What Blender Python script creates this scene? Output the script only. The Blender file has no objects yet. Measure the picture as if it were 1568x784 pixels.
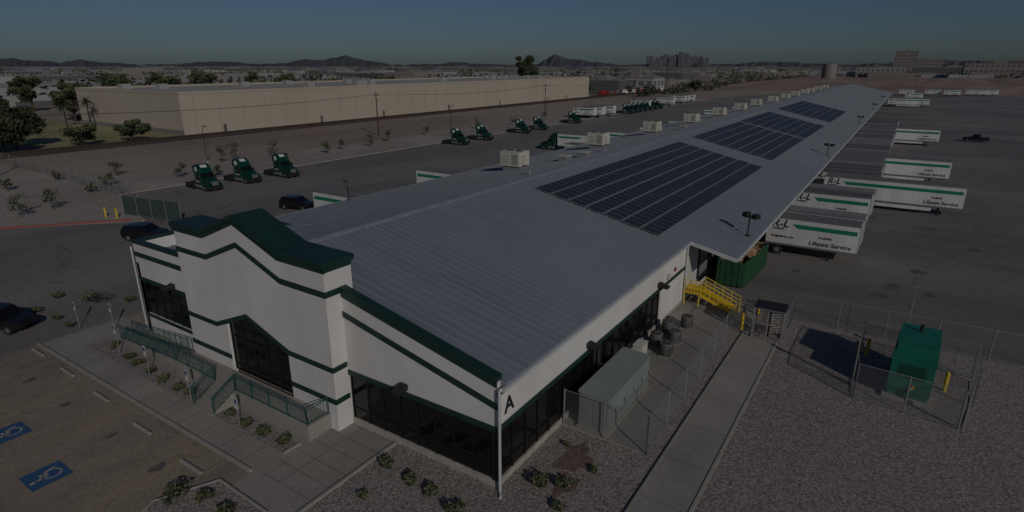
import bpy, math, random
from mathutils import Vector, Matrix
random.seed(7)
R=random.random
def U(a,b): return a+(b-a)*random.random()
scene=bpy.context.scene
# ---------------------------------------------------------------- materials
def mat(name,c1,c2=None,scale=1.0,rough=.8,metal=0.0,bump=0.0,stretch=(1,1,1),detail=5,c3=None,scale3=.05,spec=.5,speck=None,crack=None,st3=(1,1,1)):
    m=bpy.data.materials.new(name);m.use_nodes=True;nt=m.node_tree
    b=nt.nodes["Principled BSDF"]
    b.inputs["Roughness"].default_value=rough;b.inputs["Metallic"].default_value=metal
    b.inputs["Specular IOR Level"].default_value=spec
    if c2 is None: c2=tuple(x*.85 for x in c1)
    tc=nt.nodes.new("ShaderNodeTexCoord");mp=nt.nodes.new("ShaderNodeMapping");mp.inputs["Scale"].default_value=stretch
    nt.links.new(tc.outputs["Object"],mp.inputs[0])
    n=nt.nodes.new("ShaderNodeTexNoise");n.inputs["Scale"].default_value=scale;n.inputs["Detail"].default_value=detail
    nt.links.new(mp.outputs[0],n.inputs["Vector"])
    cr=nt.nodes.new("ShaderNodeValToRGB");cr.color_ramp.elements[0].position=.35;cr.color_ramp.elements[1].position=.65
    cr.color_ramp.elements[0].color=(*c1,1);cr.color_ramp.elements[1].color=(*c2,1)
    nt.links.new(n.outputs[0],cr.inputs[0]);col=cr.outputs[0]
    if c3:
        m3=nt.nodes.new("ShaderNodeMapping");m3.inputs["Scale"].default_value=st3;nt.links.new(tc.outputs["Object"],m3.inputs[0])
        n3=nt.nodes.new("ShaderNodeTexNoise");n3.inputs["Scale"].default_value=scale3;n3.inputs["Detail"].default_value=5
        nt.links.new(m3.outputs[0],n3.inputs["Vector"])
        r3=nt.nodes.new("ShaderNodeValToRGB");r3.color_ramp.elements[0].position=.42;r3.color_ramp.elements[1].position=.64
        nt.links.new(n3.outputs[0],r3.inputs[0])
        mx=nt.nodes.new("ShaderNodeMixRGB");mx.inputs[2].default_value=(*c3,1)
        nt.links.new(r3.outputs[0],mx.inputs[0]);nt.links.new(col,mx.inputs[1]);col=mx.outputs[0]
    if speck:
        vo=nt.nodes.new("ShaderNodeTexVoronoi");vo.inputs["Scale"].default_value=speck[0]
        nt.links.new(tc.outputs["Object"],vo.inputs["Vector"])
        mx=nt.nodes.new("ShaderNodeMixRGB");mx.blend_type='MULTIPLY';mx.inputs[0].default_value=speck[1]
        sp=nt.nodes.new("ShaderNodeSeparateColor");nt.links.new(vo.outputs["Color"],sp.inputs[0])
        mr=nt.nodes.new("ShaderNodeMapRange");mr.inputs[3].default_value=.35;mr.inputs[4].default_value=1.6
        nt.links.new(sp.outputs[0],mr.inputs[0])
        nt.links.new(col,mx.inputs[1]);nt.links.new(mr.outputs[0],mx.inputs[2]);col=mx.outputs[0]
    if crack:
        nz=nt.nodes.new("ShaderNodeTexNoise");nz.inputs["Scale"].default_value=.35
        nt.links.new(tc.outputs["Object"],nz.inputs["Vector"])
        sc=nt.nodes.new("ShaderNodeVectorMath");sc.operation='SCALE';sc.inputs[3].default_value=3.0;nt.links.new(nz.outputs["Color"],sc.inputs[0])
        va=nt.nodes.new("ShaderNodeVectorMath");va.operation='ADD';nt.links.new(tc.outputs["Object"],va.inputs[0]);nt.links.new(sc.outputs[0],va.inputs[1])
        vo=nt.nodes.new("ShaderNodeTexVoronoi");vo.feature='DISTANCE_TO_EDGE';vo.inputs["Scale"].default_value=crack[0];nt.links.new(va.outputs[0],vo.inputs["Vector"])
        lt=nt.nodes.new("ShaderNodeMath");lt.operation='LESS_THAN';lt.inputs[1].default_value=crack[1];nt.links.new(vo.outputs["Distance"],lt.inputs[0])
        ml=nt.nodes.new("ShaderNodeMath");ml.operation='MULTIPLY';ml.inputs[1].default_value=crack[2];nt.links.new(lt.outputs[0],ml.inputs[0])
        mx=nt.nodes.new("ShaderNodeMixRGB");mx.inputs[2].default_value=(c1[0]*.4,c1[1]*.4,c1[2]*.4,1)
        nt.links.new(ml.outputs[0],mx.inputs[0]);nt.links.new(col,mx.inputs[1]);col=mx.outputs[0]
    nt.links.new(col,b.inputs["Base Color"])
    if bump:
        bp=nt.nodes.new("ShaderNodeBump");bp.inputs["Strength"].default_value=bump;bp.inputs["Distance"].default_value=.05
        nt.links.new(n.outputs[0],bp.inputs["Height"]);nt.links.new(bp.outputs[0],b.inputs["Normal"])
    return m
M={}
M['white']=mat('white_stucco',(.69,.68,.665),(.64,.63,.61),.6,.85,bump=.1,c3=(.60,.58,.555),scale3=.3,st3=(1,1,.25))
M['stone']=mat('base_stone',(.42,.38,.33),(.33,.30,.26),2,.9,bump=.2)
M['green']=mat('dark_green_trim',(.008,.032,.026),(.011,.041,.032),1,.5)
M['glass']=mat('dark_window_glass',(.005,.005,.006),(.008,.008,.009),.5,.08)
M['frame']=mat('dark_frame',(.012,.012,.013),None,2,.5)
M['roof']=mat('standing_seam_metal',(.225,.252,.285),(.198,.223,.255),.5,.55,.12,stretch=(.12,1.6,1),c3=(.26,.282,.31),scale3=.06)
M['rib']=mat('seam_rib',(.30,.325,.355),None,1,.5,.12)
M['gutter']=mat('gutter_metal',(.55,.57,.58),None,1,.5,.1)
M['wallm']=mat('dock_wall',(.55,.55,.53),(.48,.48,.46),.4,.8)
M['dockdoor']=mat('dock_door',(.20,.20,.20),None,1,.6)
M['solar']=mat('solar_panel_cells',(.030,.029,.034),(.039,.038,.043),.8,.35,spec=.25)
M['solfr']=mat('solar_frame',(.30,.30,.32),None,1,.4,.2)
M['hvac']=mat('hvac_beige',(.55,.53,.46),(.50,.48,.42),1,.6)
M['louver']=mat('hvac_louver',(.30,.29,.25),None,2,.7)
M['fan']=mat('fan_grille',(.06,.06,.06),None,2,.7)
M['asph']=mat('asphalt',(.190,.172,.160),(.148,.136,.128),.35,.9,bump=.05,stretch=(1,.2,1),c3=(.228,.207,.19),scale3=.05,speck=(6,.22),crack=(.05,.003,.45),st3=(1,.4,1))
M['yard']=mat('yard_asphalt',(.172,.155,.148),(.130,.118,.114),.25,.8,bump=.05,stretch=(.2,1.0,1),c3=(.222,.20,.188),scale3=.06,speck=(6,.2),crack=(.045,.003,.45),st3=(.35,1,1))
M['park']=mat('parking_asphalt',(.255,.215,.172),(.205,.176,.145),.8,.9,bump=.05,stretch=(1,.5,1),c3=(.31,.245,.175),scale3=.16,speck=(9,.25),crack=(.12,.005,.3),st3=(1,.35,1))
M['conc']=mat('concrete',(.29,.268,.24),(.24,.222,.198),.8,.9,bump=.05,c3=(.33,.305,.272),scale3=.2,speck=(12,.15))
M['kerb']=mat('kerb_concrete',(.34,.32,.285),None,2,.9)
M['joint']=mat('joint_dark',(.11,.10,.09),None,2,.9)
M['tmark']=mat('tyre_mark',(.12,.11,.105),(.145,.133,.125),1.5,.9)
M['stain']=mat('oil_stain',(.085,.078,.074),(.13,.12,.112),1.2,.8)
M['gravel']=mat('gravel',(.30,.258,.236),(.212,.184,.17),6,.95,bump=.5,c3=(.25,.214,.196),scale3=.3,speck=(14,.85))
M['gravelL']=mat('landscape_gravel',(.32,.28,.24),(.25,.217,.185),.6,.95,bump=.4,c3=(.36,.32,.275),scale3=.06,speck=(6,.4))
M['mulch']=mat('brown_mulch',(.17,.12,.10),(.12,.088,.072),4,.95,bump=.5,speck=(16,.7))
M['dirt']=mat('desert_dirt',(.29,.225,.178),(.225,.175,.14),.05,.95,bump=.3,stretch=(1,.4,1),c3=(.33,.265,.215),scale3=.02,speck=(1.2,.15),st3=(1,.4,1))
M['mound']=mat('bare_earth',(.26,.175,.135),(.20,.14,.11),.03,.95,c3=(.29,.21,.165),scale3=.01)
M['grass']=mat('dry_grass',(.28,.25,.12),(.17,.18,.07),.3,.95,c3=(.33,.29,.16),scale3=.05)
M['ballast']=mat('rail_ballast',(.070,.055,.045),(.048,.038,.032),2,.95,bump=.5)
M['rail']=mat('rail_steel',(.12,.08,.06),None,1,.5,.6)
M['wood']=mat('pole_wood',(.07,.045,.03),(.05,.033,.023),2,.9,stretch=(6,6,.5))
M['dark']=mat('dark_metal',(.022,.02,.018),None,2,.5)
M['tire']=mat('tyre_rubber',(.012,.012,.012),None,5,.85)
M['chrome']=mat('steel',(.40,.40,.41),None,1,.35,.7)
M['black']=mat('black_paint',(.008,.008,.009),(.012,.012,.013),1,.25)
M['trwhite']=mat('trailer_white',(.66,.67,.66),(.60,.61,.60),.5,.55,c3=(.55,.54,.52),scale3=.5,st3=(1,1,.3))
M['trroof']=mat('trailer_roof',(.20,.195,.19),(.15,.147,.145),.8,.7,stretch=(3,1,1))
M['trroofb']=mat('trailer_roof_light',(.28,.275,.27),(.22,.215,.21),.8,.7,stretch=(3,1,1))
M['trroofc']=mat('trailer_roof_dusty',(.13,.125,.12),(.10,.097,.095),.8,.7,stretch=(3,1,1))
M['trgreen']=mat('bright_green_stripe',(.005,.20,.105),None,1,.5)
M['tkgreen']=mat('truck_green',(.004,.036,.025),(.006,.045,.03),1,.25)
M['letter']=mat('lettering_black',(.01,.01,.012),None,1,.6)
M['yellow']=mat('safety_yellow',(.72,.50,.02),(.64,.44,.02),2,.6)
M['ypaint']=mat('yellow_road_paint',(.36,.28,.15),(.26,.21,.15),6,.9)
M['wpaint']=mat('white_road_paint',(.45,.43,.39),(.30,.28,.25),6,.9)
M['blue']=mat('accessible_blue',(.02,.080,.21),(.04,.10,.19),5,.8)
M['redp']=mat('red_kerb_paint',(.33,.07,.06),(.26,.07,.06),2,.8)
M['dump']=mat('dumpster_green',(.015,.095,.038),(.022,.07,.032),2,.6)
M['card']=mat('cardboard',(.33,.21,.11),(.24,.15,.08),3,.9)
M['gen']=mat('cabinet_green',(.010,.155,.10),(.010,.13,.085),1,.5)
M['swg']=mat('switchgear_grey',(.24,.275,.25),(.21,.24,.22),1,.6)
M['galv']=mat('galvanised_steel',(.33,.33,.33),None,2,.5,.4)
M['acg']=mat('ac_grey',(.16,.16,.15),None,2,.7)
M['teal']=mat('railing_green',(.018,.095,.085),None,2,.5)
M['beige']=mat('warehouse_beige',(.44,.385,.315),(.41,.36,.29),.02,.9,stretch=(1,1,3),c3=(.38,.33,.265),scale3=.03,st3=(1,1,.3))
M['whroof']=mat('flat_roof_white',(.40,.385,.36),None,.05,.9)
M['bark']=mat('bark',(.08,.055,.04),(.05,.035,.025),4,.95)
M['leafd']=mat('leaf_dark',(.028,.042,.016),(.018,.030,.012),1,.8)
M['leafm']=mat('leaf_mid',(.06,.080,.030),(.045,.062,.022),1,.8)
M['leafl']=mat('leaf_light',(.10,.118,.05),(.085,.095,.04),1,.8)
M['leafy']=mat('desert_leaf',(.15,.15,.075),(.12,.12,.06),1,.8)
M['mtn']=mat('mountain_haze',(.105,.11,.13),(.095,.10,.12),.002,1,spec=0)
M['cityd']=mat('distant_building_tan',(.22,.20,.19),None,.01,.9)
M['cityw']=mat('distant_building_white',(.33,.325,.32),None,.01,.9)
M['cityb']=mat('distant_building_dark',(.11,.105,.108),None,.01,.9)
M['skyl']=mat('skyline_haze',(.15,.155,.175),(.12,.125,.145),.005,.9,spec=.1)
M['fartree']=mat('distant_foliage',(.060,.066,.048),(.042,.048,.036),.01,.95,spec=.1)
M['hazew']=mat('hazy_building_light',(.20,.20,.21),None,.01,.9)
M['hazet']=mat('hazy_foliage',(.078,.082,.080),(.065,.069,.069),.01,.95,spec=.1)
M['red']=mat('red_paint',(.35,.03,.02),None,1,.5)
M['screen']=mat('privacy_screen',(.045,.075,.06),(.035,.06,.05),1,.9)
# chain-link: woven wire pattern with gaps, from the panel's own UVs (metres)
def chain():
    m=bpy.data.materials.new('chain_link_wire');m.use_nodes=True;nt=m.node_tree
    b=nt.nodes["Principled BSDF"];b.inputs["Base Color"].default_value=(.28,.28,.28,1);b.inputs["Metallic"].default_value=.3;b.inputs["Roughness"].default_value=.5
    uv=nt.nodes.new("ShaderNodeTexCoord");s=nt.nodes.new("ShaderNodeSeparateXYZ");nt.links.new(uv.outputs["UV"],s.inputs[0])
    def mth(op,a,b2):
        n=nt.nodes.new("ShaderNodeMath");n.operation=op
        for i,x in enumerate((a,b2)):
            if isinstance(x,(int,float)): n.inputs[i].default_value=x
            elif x is not None: nt.links.new(x,n.inputs[i])
        return n.outputs[0]
    def stripe(o): return mth('LESS_THAN',mth('FRACT',mth('MULTIPLY',o,12.0),None),.10)
    a=stripe(mth('ADD',mth('ADD',s.outputs[0],s.outputs[1]),100));c=stripe(mth('ADD',mth('SUBTRACT',s.outputs[0],s.outputs[1]),100))
    nt.links.new(mth('MAXIMUM',a,c),b.inputs["Alpha"])
    return m
M['chain']=chain()
# ---------------------------------------------------------------- mesh builder
class MB:
    def __init__(s): s.v=[];s.f=[];s.m=[];s.ms=[];s.uv={}
    def mi(s,k):
        if k not in s.ms: s.ms.append(k)
        return s.ms.index(k)
    def add(s,vs,fs,k):
        o=len(s.v);s.v+=[tuple(p) for p in vs];i=s.mi(k)
        for f in fs: s.f.append([a+o for a in f]);s.m.append(i)
    def box(s,x0,x1,y0,y1,z0,z1,k):
        s.add([(x0,y0,z0),(x1,y0,z0),(x1,y1,z0),(x0,y1,z0),(x0,y0,z1),(x1,y0,z1),(x1,y1,z1),(x0,y1,z1)],
              [(0,3,2,1),(4,5,6,7),(0,1,5,4),(1,2,6,5),(2,3,7,6),(3,0,4,7)],k)
    def prism(s,pr,a0,a1,k,axis='y'):
        n=len(pr)
        if axis=='y': vs=[(p[0],a0,p[1]) for p in pr]+[(p[0],a1,p[1]) for p in pr]
        elif axis=='x': vs=[(a0,p[0],p[1]) for p in pr]+[(a1,p[0],p[1]) for p in pr]
        else: vs=[(p[0],p[1],a0) for p in pr]+[(p[0],p[1],a1) for p in pr]
        fs=[tuple(range(n))[::-1],tuple(range(n,2*n))]+[(i,(i+1)%n,n+(i+1)%n,n+i) for i in range(n)]
        s.add(vs,fs,k)
    def cyl(s,p,q,r,k,n=8,r2=None):
        p=Vector(p);q=Vector(q);r2=r if r2 is None else r2
        d=(q-p).normalized();a=d.orthogonal().normalized();b=d.cross(a)
        vs=[];
        for c,rr in ((p,r),(q,r2)):
            for i in range(n):
                t=2*math.pi*i/n;vs.append(c+a*math.cos(t)*rr+b*math.sin(t)*rr)
        fs=[tuple(range(n))[::-1],tuple(range(n,2*n))]+[(i,(i+1)%n,n+(i+1)%n,n+i) for i in range(n)]
        s.add(vs,fs,k)
    def poly(s,pts,k): s.add(pts,[tuple(range(len(pts)))],k)
    def sheet(s,pts,z,k): s.poly([(p[0],p[1],z) for p in pts],k)
    def leaf(s,c,sz,k):
        a=Vector((U(-1,1),U(-1,1),U(-1,1))).normalized()*sz;b=a.orthogonal().normalized()*sz*U(.4,.8)
        c=Vector(c);s.add([c-a,c+b,c+a,c-b],[(0,1,2,3)],k)
    def obj(s,name,loc=(0,0,0),rz=0,parent=None,bevel=0,smooth=False):
        me=bpy.data.meshes.new(name);me.from_pydata(s.v,[],s.f);me.update()
        for k in s.ms: me.materials.append(M[k])
        me.polygons.foreach_set("material_index",s.m)
        if s.uv:
            l=me.uv_layers.new(name="UVMap")
            for fi,uvs in s.uv.items():
                for li,c in zip(me.polygons[fi].loop_indices,uvs): l.data[li].uv=c
        o=bpy.data.objects.new(name,me);bpy.context.collection.objects.link(o)
        o.location=loc;o.rotation_euler=(0,0,rz)
        if parent: o.parent=parent
        if bevel:
            b=o.modifiers.new("bevel",'BEVEL');b.width=bevel;b.segments=2;b.limit_method='ANGLE';b.angle_limit=.6
        return o
def inst(src,name,loc,rz=0,sc=1):
    o=bpy.data.objects.new(name,src.data);bpy.context.collection.objects.link(o);o.location=loc;o.rotation_euler=(0,0,rz);o.scale=(sc,sc,sc)
    for md in src.modifiers:
        b=o.modifiers.new(md.name,md.type)
        if md.type=='BEVEL': b.width=md.width;b.segments=md.segments;b.limit_method='ANGLE';b.angle_limit=.6
    for c in src.children:
        k=bpy.data.objects.new(c.name.split('.')[0],c.data);bpy.context.collection.objects.link(k);k.parent=o;k.location=c.location;k.rotation_euler=c.rotation_euler
    return o
def empty(name,loc=(0,0,0)):
    e=bpy.data.objects.new(name,None);bpy.context.collection.objects.link(e);e.location=loc;return e
# ---------------------------------------------------------------- camera, light, sky
AZ=33.3
cd=bpy.data.cameras.new("camera");cd.sensor_width=36;cd.lens=900/1568*36;cd.clip_end=60000;cd.clip_start=.1
cam=bpy.data.objects.new("camera",cd);bpy.context.collection.objects.link(cam)
cam.location=(13.18,-18.84,19);cam.rotation_euler=(math.radians(72),0,math.radians(AZ));scene.camera=cam
def polar(x,dist):
    """world position at a compass bearing measured on site"""
    a=math.radians(AZ)-math.atan((x-784)/900/1.051);return (13.18-math.sin(a)*dist,-18.84+math.cos(a)*dist)
el=math.radians(26);sx,sy=.85,-.53
sd=Vector((sx*math.cos(el),sy*math.cos(el),math.sin(el)))
sl=bpy.data.lights.new("sun",'SUN');sl.energy=1.1;sl.angle=math.radians(.5);sl.color=(1,.94,.86)
so=bpy.data.objects.new("sun",sl);bpy.context.collection.objects.link(so);so.rotation_euler=sd.to_track_quat('Z','Y').to_euler()
w=bpy.data.worlds.new("World");scene.world=w;w.use_nodes=True;nt=w.node_tree
sk=nt.nodes.new("ShaderNodeTexSky");sk.sky_type='NISHITA';sk.sun_disc=False;sk.sun_elevation=el;sk.sun_rotation=math.atan2(sx,sy)
sk.air_density=1.0;sk.dust_density=.6;sk.ozone_density=1.5
tint=nt.nodes.new("ShaderNodeMixRGB");tint.blend_type='MULTIPLY';tint.inputs[0].default_value=1;tint.inputs[2].default_value=(.72,.97,1.42,1)
nt.links.new(sk.outputs[0],tint.inputs[1])
bg=nt.nodes["Background"];bg.inputs[1].default_value=.0118;nt.links.new(tint.outputs[0],bg.inputs[0])
scene.view_settings.view_transform='Standard';scene.view_settings.look='None';scene.view_settings.exposure=0
# ---------------------------------------------------------------- ground
def sheetobj(name,pts,z,k,rz=0):
    b=MB();b.sheet(pts,z,k);return b.obj(name)
def rect(x0,x1,y0,y1): return [(x0,y0),(x1,y0),(x1,y1),(x0,y1)]
sheetobj('ground',rect(-25000,25000,-3000,40000),-.02,'dirt')
sheetobj('truck_lot_pavement',[(-118,-55),(-85,-60),(-36,-60),(-36,345),(-86,345),(-86,22),(-66,16),(-77,4.8)],-.008,'asph')
sheetobj('truck_yard_pavement',rect(-.5,190,28.8,430),-.008,'yard')
sheetobj('truck_yard_pavement',[(-36,345),(-86,345),(-60,470),(-.5,470),(-.5,430)],-.012,'asph')
sheetobj('truck_yard_pavement',rect(-.5,120,430,490),-.012,'yard')
sheetobj('parking_lot_pavement',[(-36,-60),(-10.8,-60),(-10.8,-5.6),(-36,-5.6)],-.008,'park')
sheetobj('concrete_entry_walk',[(-36,-5.6),(-10.8,-5.6),(-6.4,-60),(-6.4,0.05),(-36,.05)],0.0,'conc')
sheetobj('gravel_yard',rect(8.0,62,-60,28.8),-.004,'gravel')
sheetobj('gravel_bed',rect(-6.4,5.8,-60,28.8),-.004,'gravel')
sheetobj('gravel_bed',[(-33,-3.9),(-10.7,-3.9),(-10.7,-2.9),(-33,-2.4)],.006,'gravel')
def blob(b,cx,cy,r,z,k,ex=1.0):
    pts=[];a,c,d=U(0,6),U(0,6),U(0,6)
    for i in range(28):
        t=i/28*6.283;q=r*(1+.18*math.sin(t*3+a)+.12*math.sin(t*5+c)+.08*math.sin(t*9+d));pts.append((cx+q*math.cos(t)*.8*ex,cy+q*math.sin(t)*1.2,z))
    b.poly(pts,k)
b=MB();blob(b,2.0,4.0,1.0,.0,'mulch');blob(b,2.5,2.0,.7,.001,'mulch');b.obj('planting_soil')
# tyre marks and drips on the pavement
b=MB()
def arc(cx,cy,r,a0,a1,z,w=.22):
    n=18
    for i in range(n):
        t0=a0+(a1-a0)*i/n;t1=a0+(a1-a0)*(i+1)/n
        b.poly([(cx+(r-w)*math.cos(t0),cy+(r-w)*math.sin(t0),z),(cx+(r-w)*math.cos(t1),cy+(r-w)*math.sin(t1),z),(cx+r*math.cos(t1),cy+r*math.sin(t1),z),(cx+r*math.cos(t0),cy+r*math.sin(t0),z)],'tmark')
for i in range(12):
    x,y,r=U(22,40),U(40,170),U(12,22);a=U(0,6.28);z=-.0045+i*.00012
    arc(x,y,r,a,a+U(.6,1.5),z);arc(x,y,r-1.9,a,a+U(.6,1.5),z)
for i in range(10):
    x,y,r=U(-72,-52),U(20,150),U(10,16);a=U(0,6.28);z=-.0045+i*.00012
    arc(x,y,r,a,a+U(.6,1.4),z);arc(x,y,r-1.9,a,a+U(.6,1.4),z)
b.obj('tyre_marks')
b=MB()
for i in range(60): blob(b,U(6,22),U(38,180),U(.2,.8),-.0028+i*.00001,'stain',1.3)
for i in range(40): blob(b,U(-84,-76),U(26,150),U(.2,.7),-.0028+i*.00001,'stain',1.3)
for x in (-30.5,-25.4,-19.8,-15): blob(b,x,-8,U(.2,.35),-.0035,'stain')
b.obj('oil_stains')
b=MB();b.box(5.8,8.0,-60,24.4,-.05,.06,'conc')
for i in range(24): b.box(5.8,8.0,-58+i*3.4,-57.97+i*3.4,.0601,.0605,'joint')
b.box(8.02,8.16,-60,24.2,-.05,.10,'kerb');b.box(5.64,5.78,-60,24.2,-.05,.10,'kerb')
b.obj('concrete_walkway')
b=MB();b.box(.05,4.9,6.2,25.5,-.02,.07,'conc');b.box(.05,6.2,25.5,29,-.02,.06,'conc')
for i in range(6): b.box(.05,4.9,7+i*3.1,7.03+i*3.1,.07,.0725,'joint')
b.obj('equipment_pad')
b=MB()
for x0,x1 in ((-36,-10.8),): b.box(x0,x1,-5.75,-5.6,-.02,.13,'kerb')
b.box(-6.55,-6.4,-60,-.1,-.02,.1,'kerb')
b.box(-10.7,-10.58,-3.9,-2.9,-.02,.12,'kerb')
b.obj('kerb')
b=MB();isl=[(-12.6,-9.4),(-11.4,-6.9),(-7.6,-7.0),(-7.4,-11.5),(-11,-12.5)]
b.sheet(isl,.10,'gravel')
for i in range(len(isl)):
    p=Vector((*isl[i],.06));q=Vector((*isl[(i+1)%len(isl)],.06));b.cyl(p,q,.09,'kerb',6)
b.obj('planted_island')
b=MB()
for i in range(14): b.box(-36+i*2,-35.97+i*2,-5.6,-3.95,.004,.006,'joint')
for i in range(6): b.box(-10.5,-6.45,-5.4+i*1.05,-5.37+i*1.05,.004,.006,'joint')
b.box(-9,-8.97,-5.4,0,.0045,.0065,'joint')
b.obj('pavement_joints')
sheetobj('landscape_gravel_strip',[(-150,-100),(-77,4.8),(-66,16),(-86,22),(-86,345),(-104,345),(-104,30),(-150,10)],-.012,'gravelL')
b=MB()
def strip(p,q,wd,h,k,z0=-.02):
    p=Vector((*p,0));q=Vector((*q,0));d=(q-p).normalized();n=Vector((-d.y,d.x,0))*wd/2
    b.prism([(p+n)[:2],(q+n)[:2],(q-n)[:2],(p-n)[:2]],z0,h,k,'z')
strip((-118,-55),(-77,4.8),.3,.15,'redp');strip((-77,4.8),(-68,15.6),.3,.15,'redp');strip((-86,22),(-86,345),.3,.14,'kerb');strip((-66.2,16.2),(-86,22),.3,.14,'kerb')
b.obj('red_painted_kerb')
sheetobj('dry_grass_verge',[(-157,38),(-157,71),(-240,71),(-240,30)],-.010,'grass')
# bare earth berm to the north
b=MB();n=60
ys=[492,520,560,620,760,980];hs=[0,2.2,3.0,3.5,4.2,3.0]
xs=[-120+i*14 for i in range(n)]
vs=[];fs=[]
for j,y in enumerate(ys):
    for i,x in enumerate(xs):
        vs.append((x+U(-3,3),y+U(-4,4)+ (x*.05),hs[j]*U(.6,1.15) if hs[j] else -.1))
for j in range(len(ys)-1):
    for i in range(n-1): fs.append((j*n+i,j*n+i+1,(j+1)*n+i+1,(j+1)*n+i))
b.add(vs,fs,'mound');b.obj('earth_berm')
# parking markings
b=MB()
for x in (-32.2,-28.7,-27,-23.4,-21.7,-16.1,-14.5,-12.6): b.box(x-.05,x+.05,-11.2,-6.1,-.005,-.002,'ypaint')
for k in range(6):
    for x0 in (-28.7,-23.4):
        y=-11+k*.8
        b.poly([(x0,y,-.001),(x0+1.65,y+.9,-.001),(x0+1.65,y+.98,-.001),(x0,y+.08,-.001)],'ypaint')
for i in range(12): b.box(-60.05,-55,-10-3*i,-9.88-3*i,-.005,-.002,'wpaint')
b.obj('parking_lines')
def isa(x,y,rz):
    b=MB();b.box(-.85,.85,-.85,.85,.0,.003,'blue')
    def seg(p,q,w=.07):
        p=Vector((*p,0));q=Vector((*q,0));d=(q-p).normalized();n=Vector((-d.y,d.x,0))*w
        b.poly([(a.x,a.y,.007) for a in (p+n,q+n,q-n,p-n)],'wpaint')
    seg((-.15,.45),(-.05,-.05));seg((-.05,-.02),(.3,-.05));seg((.3,-.05),(.42,-.5));seg((-.12,.2),(.25,.17))
    pts=[(-.17+.12*math.cos(t*.5),.62+.12*math.sin(t*.5),.007) for t in range(13)];b.poly(pts,'wpaint')
    a=[math.radians(120+t*21) for t in range(11)]
    for i in range(10): seg((-.05+.38*math.cos(a[i]),-.22+.38*math.sin(a[i])),(-.05+.38*math.cos(a[i+1]),-.22+.38*math.sin(a[i+1])),.045)
    b.obj('accessible_parking_marking',(x,y,-.004),rz)
isa(-24.7,-11.0,math.pi);isa(-18.9,-11.3,math.pi);isa(-30,-10.8,math.pi)
for x,y in ((-29.6,-6.3),(-24.5,-6.5),(-19.0,-6.8),(-13.6,-7.1),(-34.5,-6.2)):
    b=MB();b.prism([(-.09,0),(.09,0),(.06,.13),(-.06,.13)],-.9,.9,'kerb','x');b.obj('wheel_stop',(x,y,-.008),0,bevel=.015)
# ---------------------------------------------------------------- main building
bld=empty('freight_terminal_building')
RX,RZ,SL,SLL=-15.2,9.0,.2237,.18
def zr(x): return RZ-(SL if x>RX else SLL)*abs(x-RX)
END=372
b=MB()
th=.22
def slope(xe,y0,y1,k='roof'):
    b.prism([(RX,RZ),(xe,zr(xe)),(xe,zr(xe)-th),(RX,RZ-th)],y0,y1,k)
slope(.3,.28,27);slope(4.0,27,END);slope(-31.6,.28,8);slope(-34.4,8,END)
b.obj('roof',parent=bld)
b=MB();y=.6
while y<END:
    xe=.3 if y<27 else 4.0;xl=-31.6 if y<8 else -34.4
    b.prism([(RX,RZ+.002),(xe,zr(xe)+.002),(xe,zr(xe)+.05),(RX,RZ+.05)],y,y+.05,'rib')
    b.prism([(RX,RZ+.002),(xl,zr(xl)+.002),(xl,zr(xl)+.05),(RX,RZ+.05)],y,y+.05,'rib')
    y+=.61
b.prism([(RX-.35,zr(RX-.35)+.055),(RX,RZ+.075),(RX+.35,zr(RX+.35)+.055),(RX+.35,zr(RX+.35)+.11),(RX,RZ+.13),(RX-.35,zr(RX-.35)+.11)],.3,END,'rib')
for xx in (-22.5,):
    b.prism([(xx-.05,zr(xx-.05)+.052),(xx+.05,zr(xx+.05)+.052),(xx+.05,zr(xx+.05)+.075),(xx-.05,zr(xx-.05)+.075)],.3,END,'rib')
b.obj('roof_seams',parent=bld)
b=MB()
b.box(.3,.46,-.1,27,5.32,5.5,'gutter');b.box(4.0,4.16,27,END,4.45,4.72,'gutter');zl=zr(-34.4);b.box(-34.56,-34.4,8,END,zl-.26,zl+.01,'gutter')
b.prism([(.3,zr(.3)-.02),(4.0,zr(4)-.02),(4.0,zr(4)-.32),(.3,zr(.3)-.32)],26.9,26.99,'gutter')
b.cyl((.24,-.16,0.05),(.24,-.16,5.4),.075,'gutter',10);b.cyl((.24,-.16,5.4),(.36,.02,5.45),.07,'gutter');b.cyl((.24,-.16,.05),(.5,-.5,.05),.075,'gutter')
b.cyl((.12,27.1,0.05),(.12,27.1,5.3),.07,'gutter',8)
b.cyl((-31.95,-.12,.05),(-31.95,-.12,6.6),.06,'gutter',8)
b.obj('gutters_and_downspouts',parent=bld)
# right wing front + side walls
b=MB();W='white'
b.box(-9.8,-.3,0,.3,0,.36,'stone');b.box(-.3,0,0,27,0,.36,'stone')
def rk(x,o): return (x,zr(x)+o)
b.prism([(-9.8,3.05),(-.0,3.05),rk(0,.12),rk(-9.8,.12)],0,.28,W)
b.box(-.3,0,.28,27,3.05,5.36,W);b.box(-.3,0,21.4,27,.36,3.05,W);b.box(-.3,0,0,.22,.36,3.05,'frame')
b.box(-31.6,-.3,26.7,27,0,5.3,'wallm')
b.box(-.3,0,27,END-1,0,4.9,'wallm');b.box(-31.8,-31.5,0,END-1,0,5.4,'wallm');b.prism([(-31.5,0),(-.3,0),(-.3,5.3),(RX,8.7),(-31.5,5.5)],END-1.3,END-1,'wallm')
# left wing
b.box(-31.8,-24,0,.28,0,1.5,W);b.box(-31.8,-24,0,.28,4.05,6.9,W);b.box(-31.8,-31.5,0,.28,1.5,4.05,W);b.box(-24.6,-24,0,.28,1.5,4.05,W)
b.box(-31.8,-31.52,.28,9,4.9,6.9,W)
b.box(-31.52,-24,8.7,9,5,6.9,W)
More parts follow.
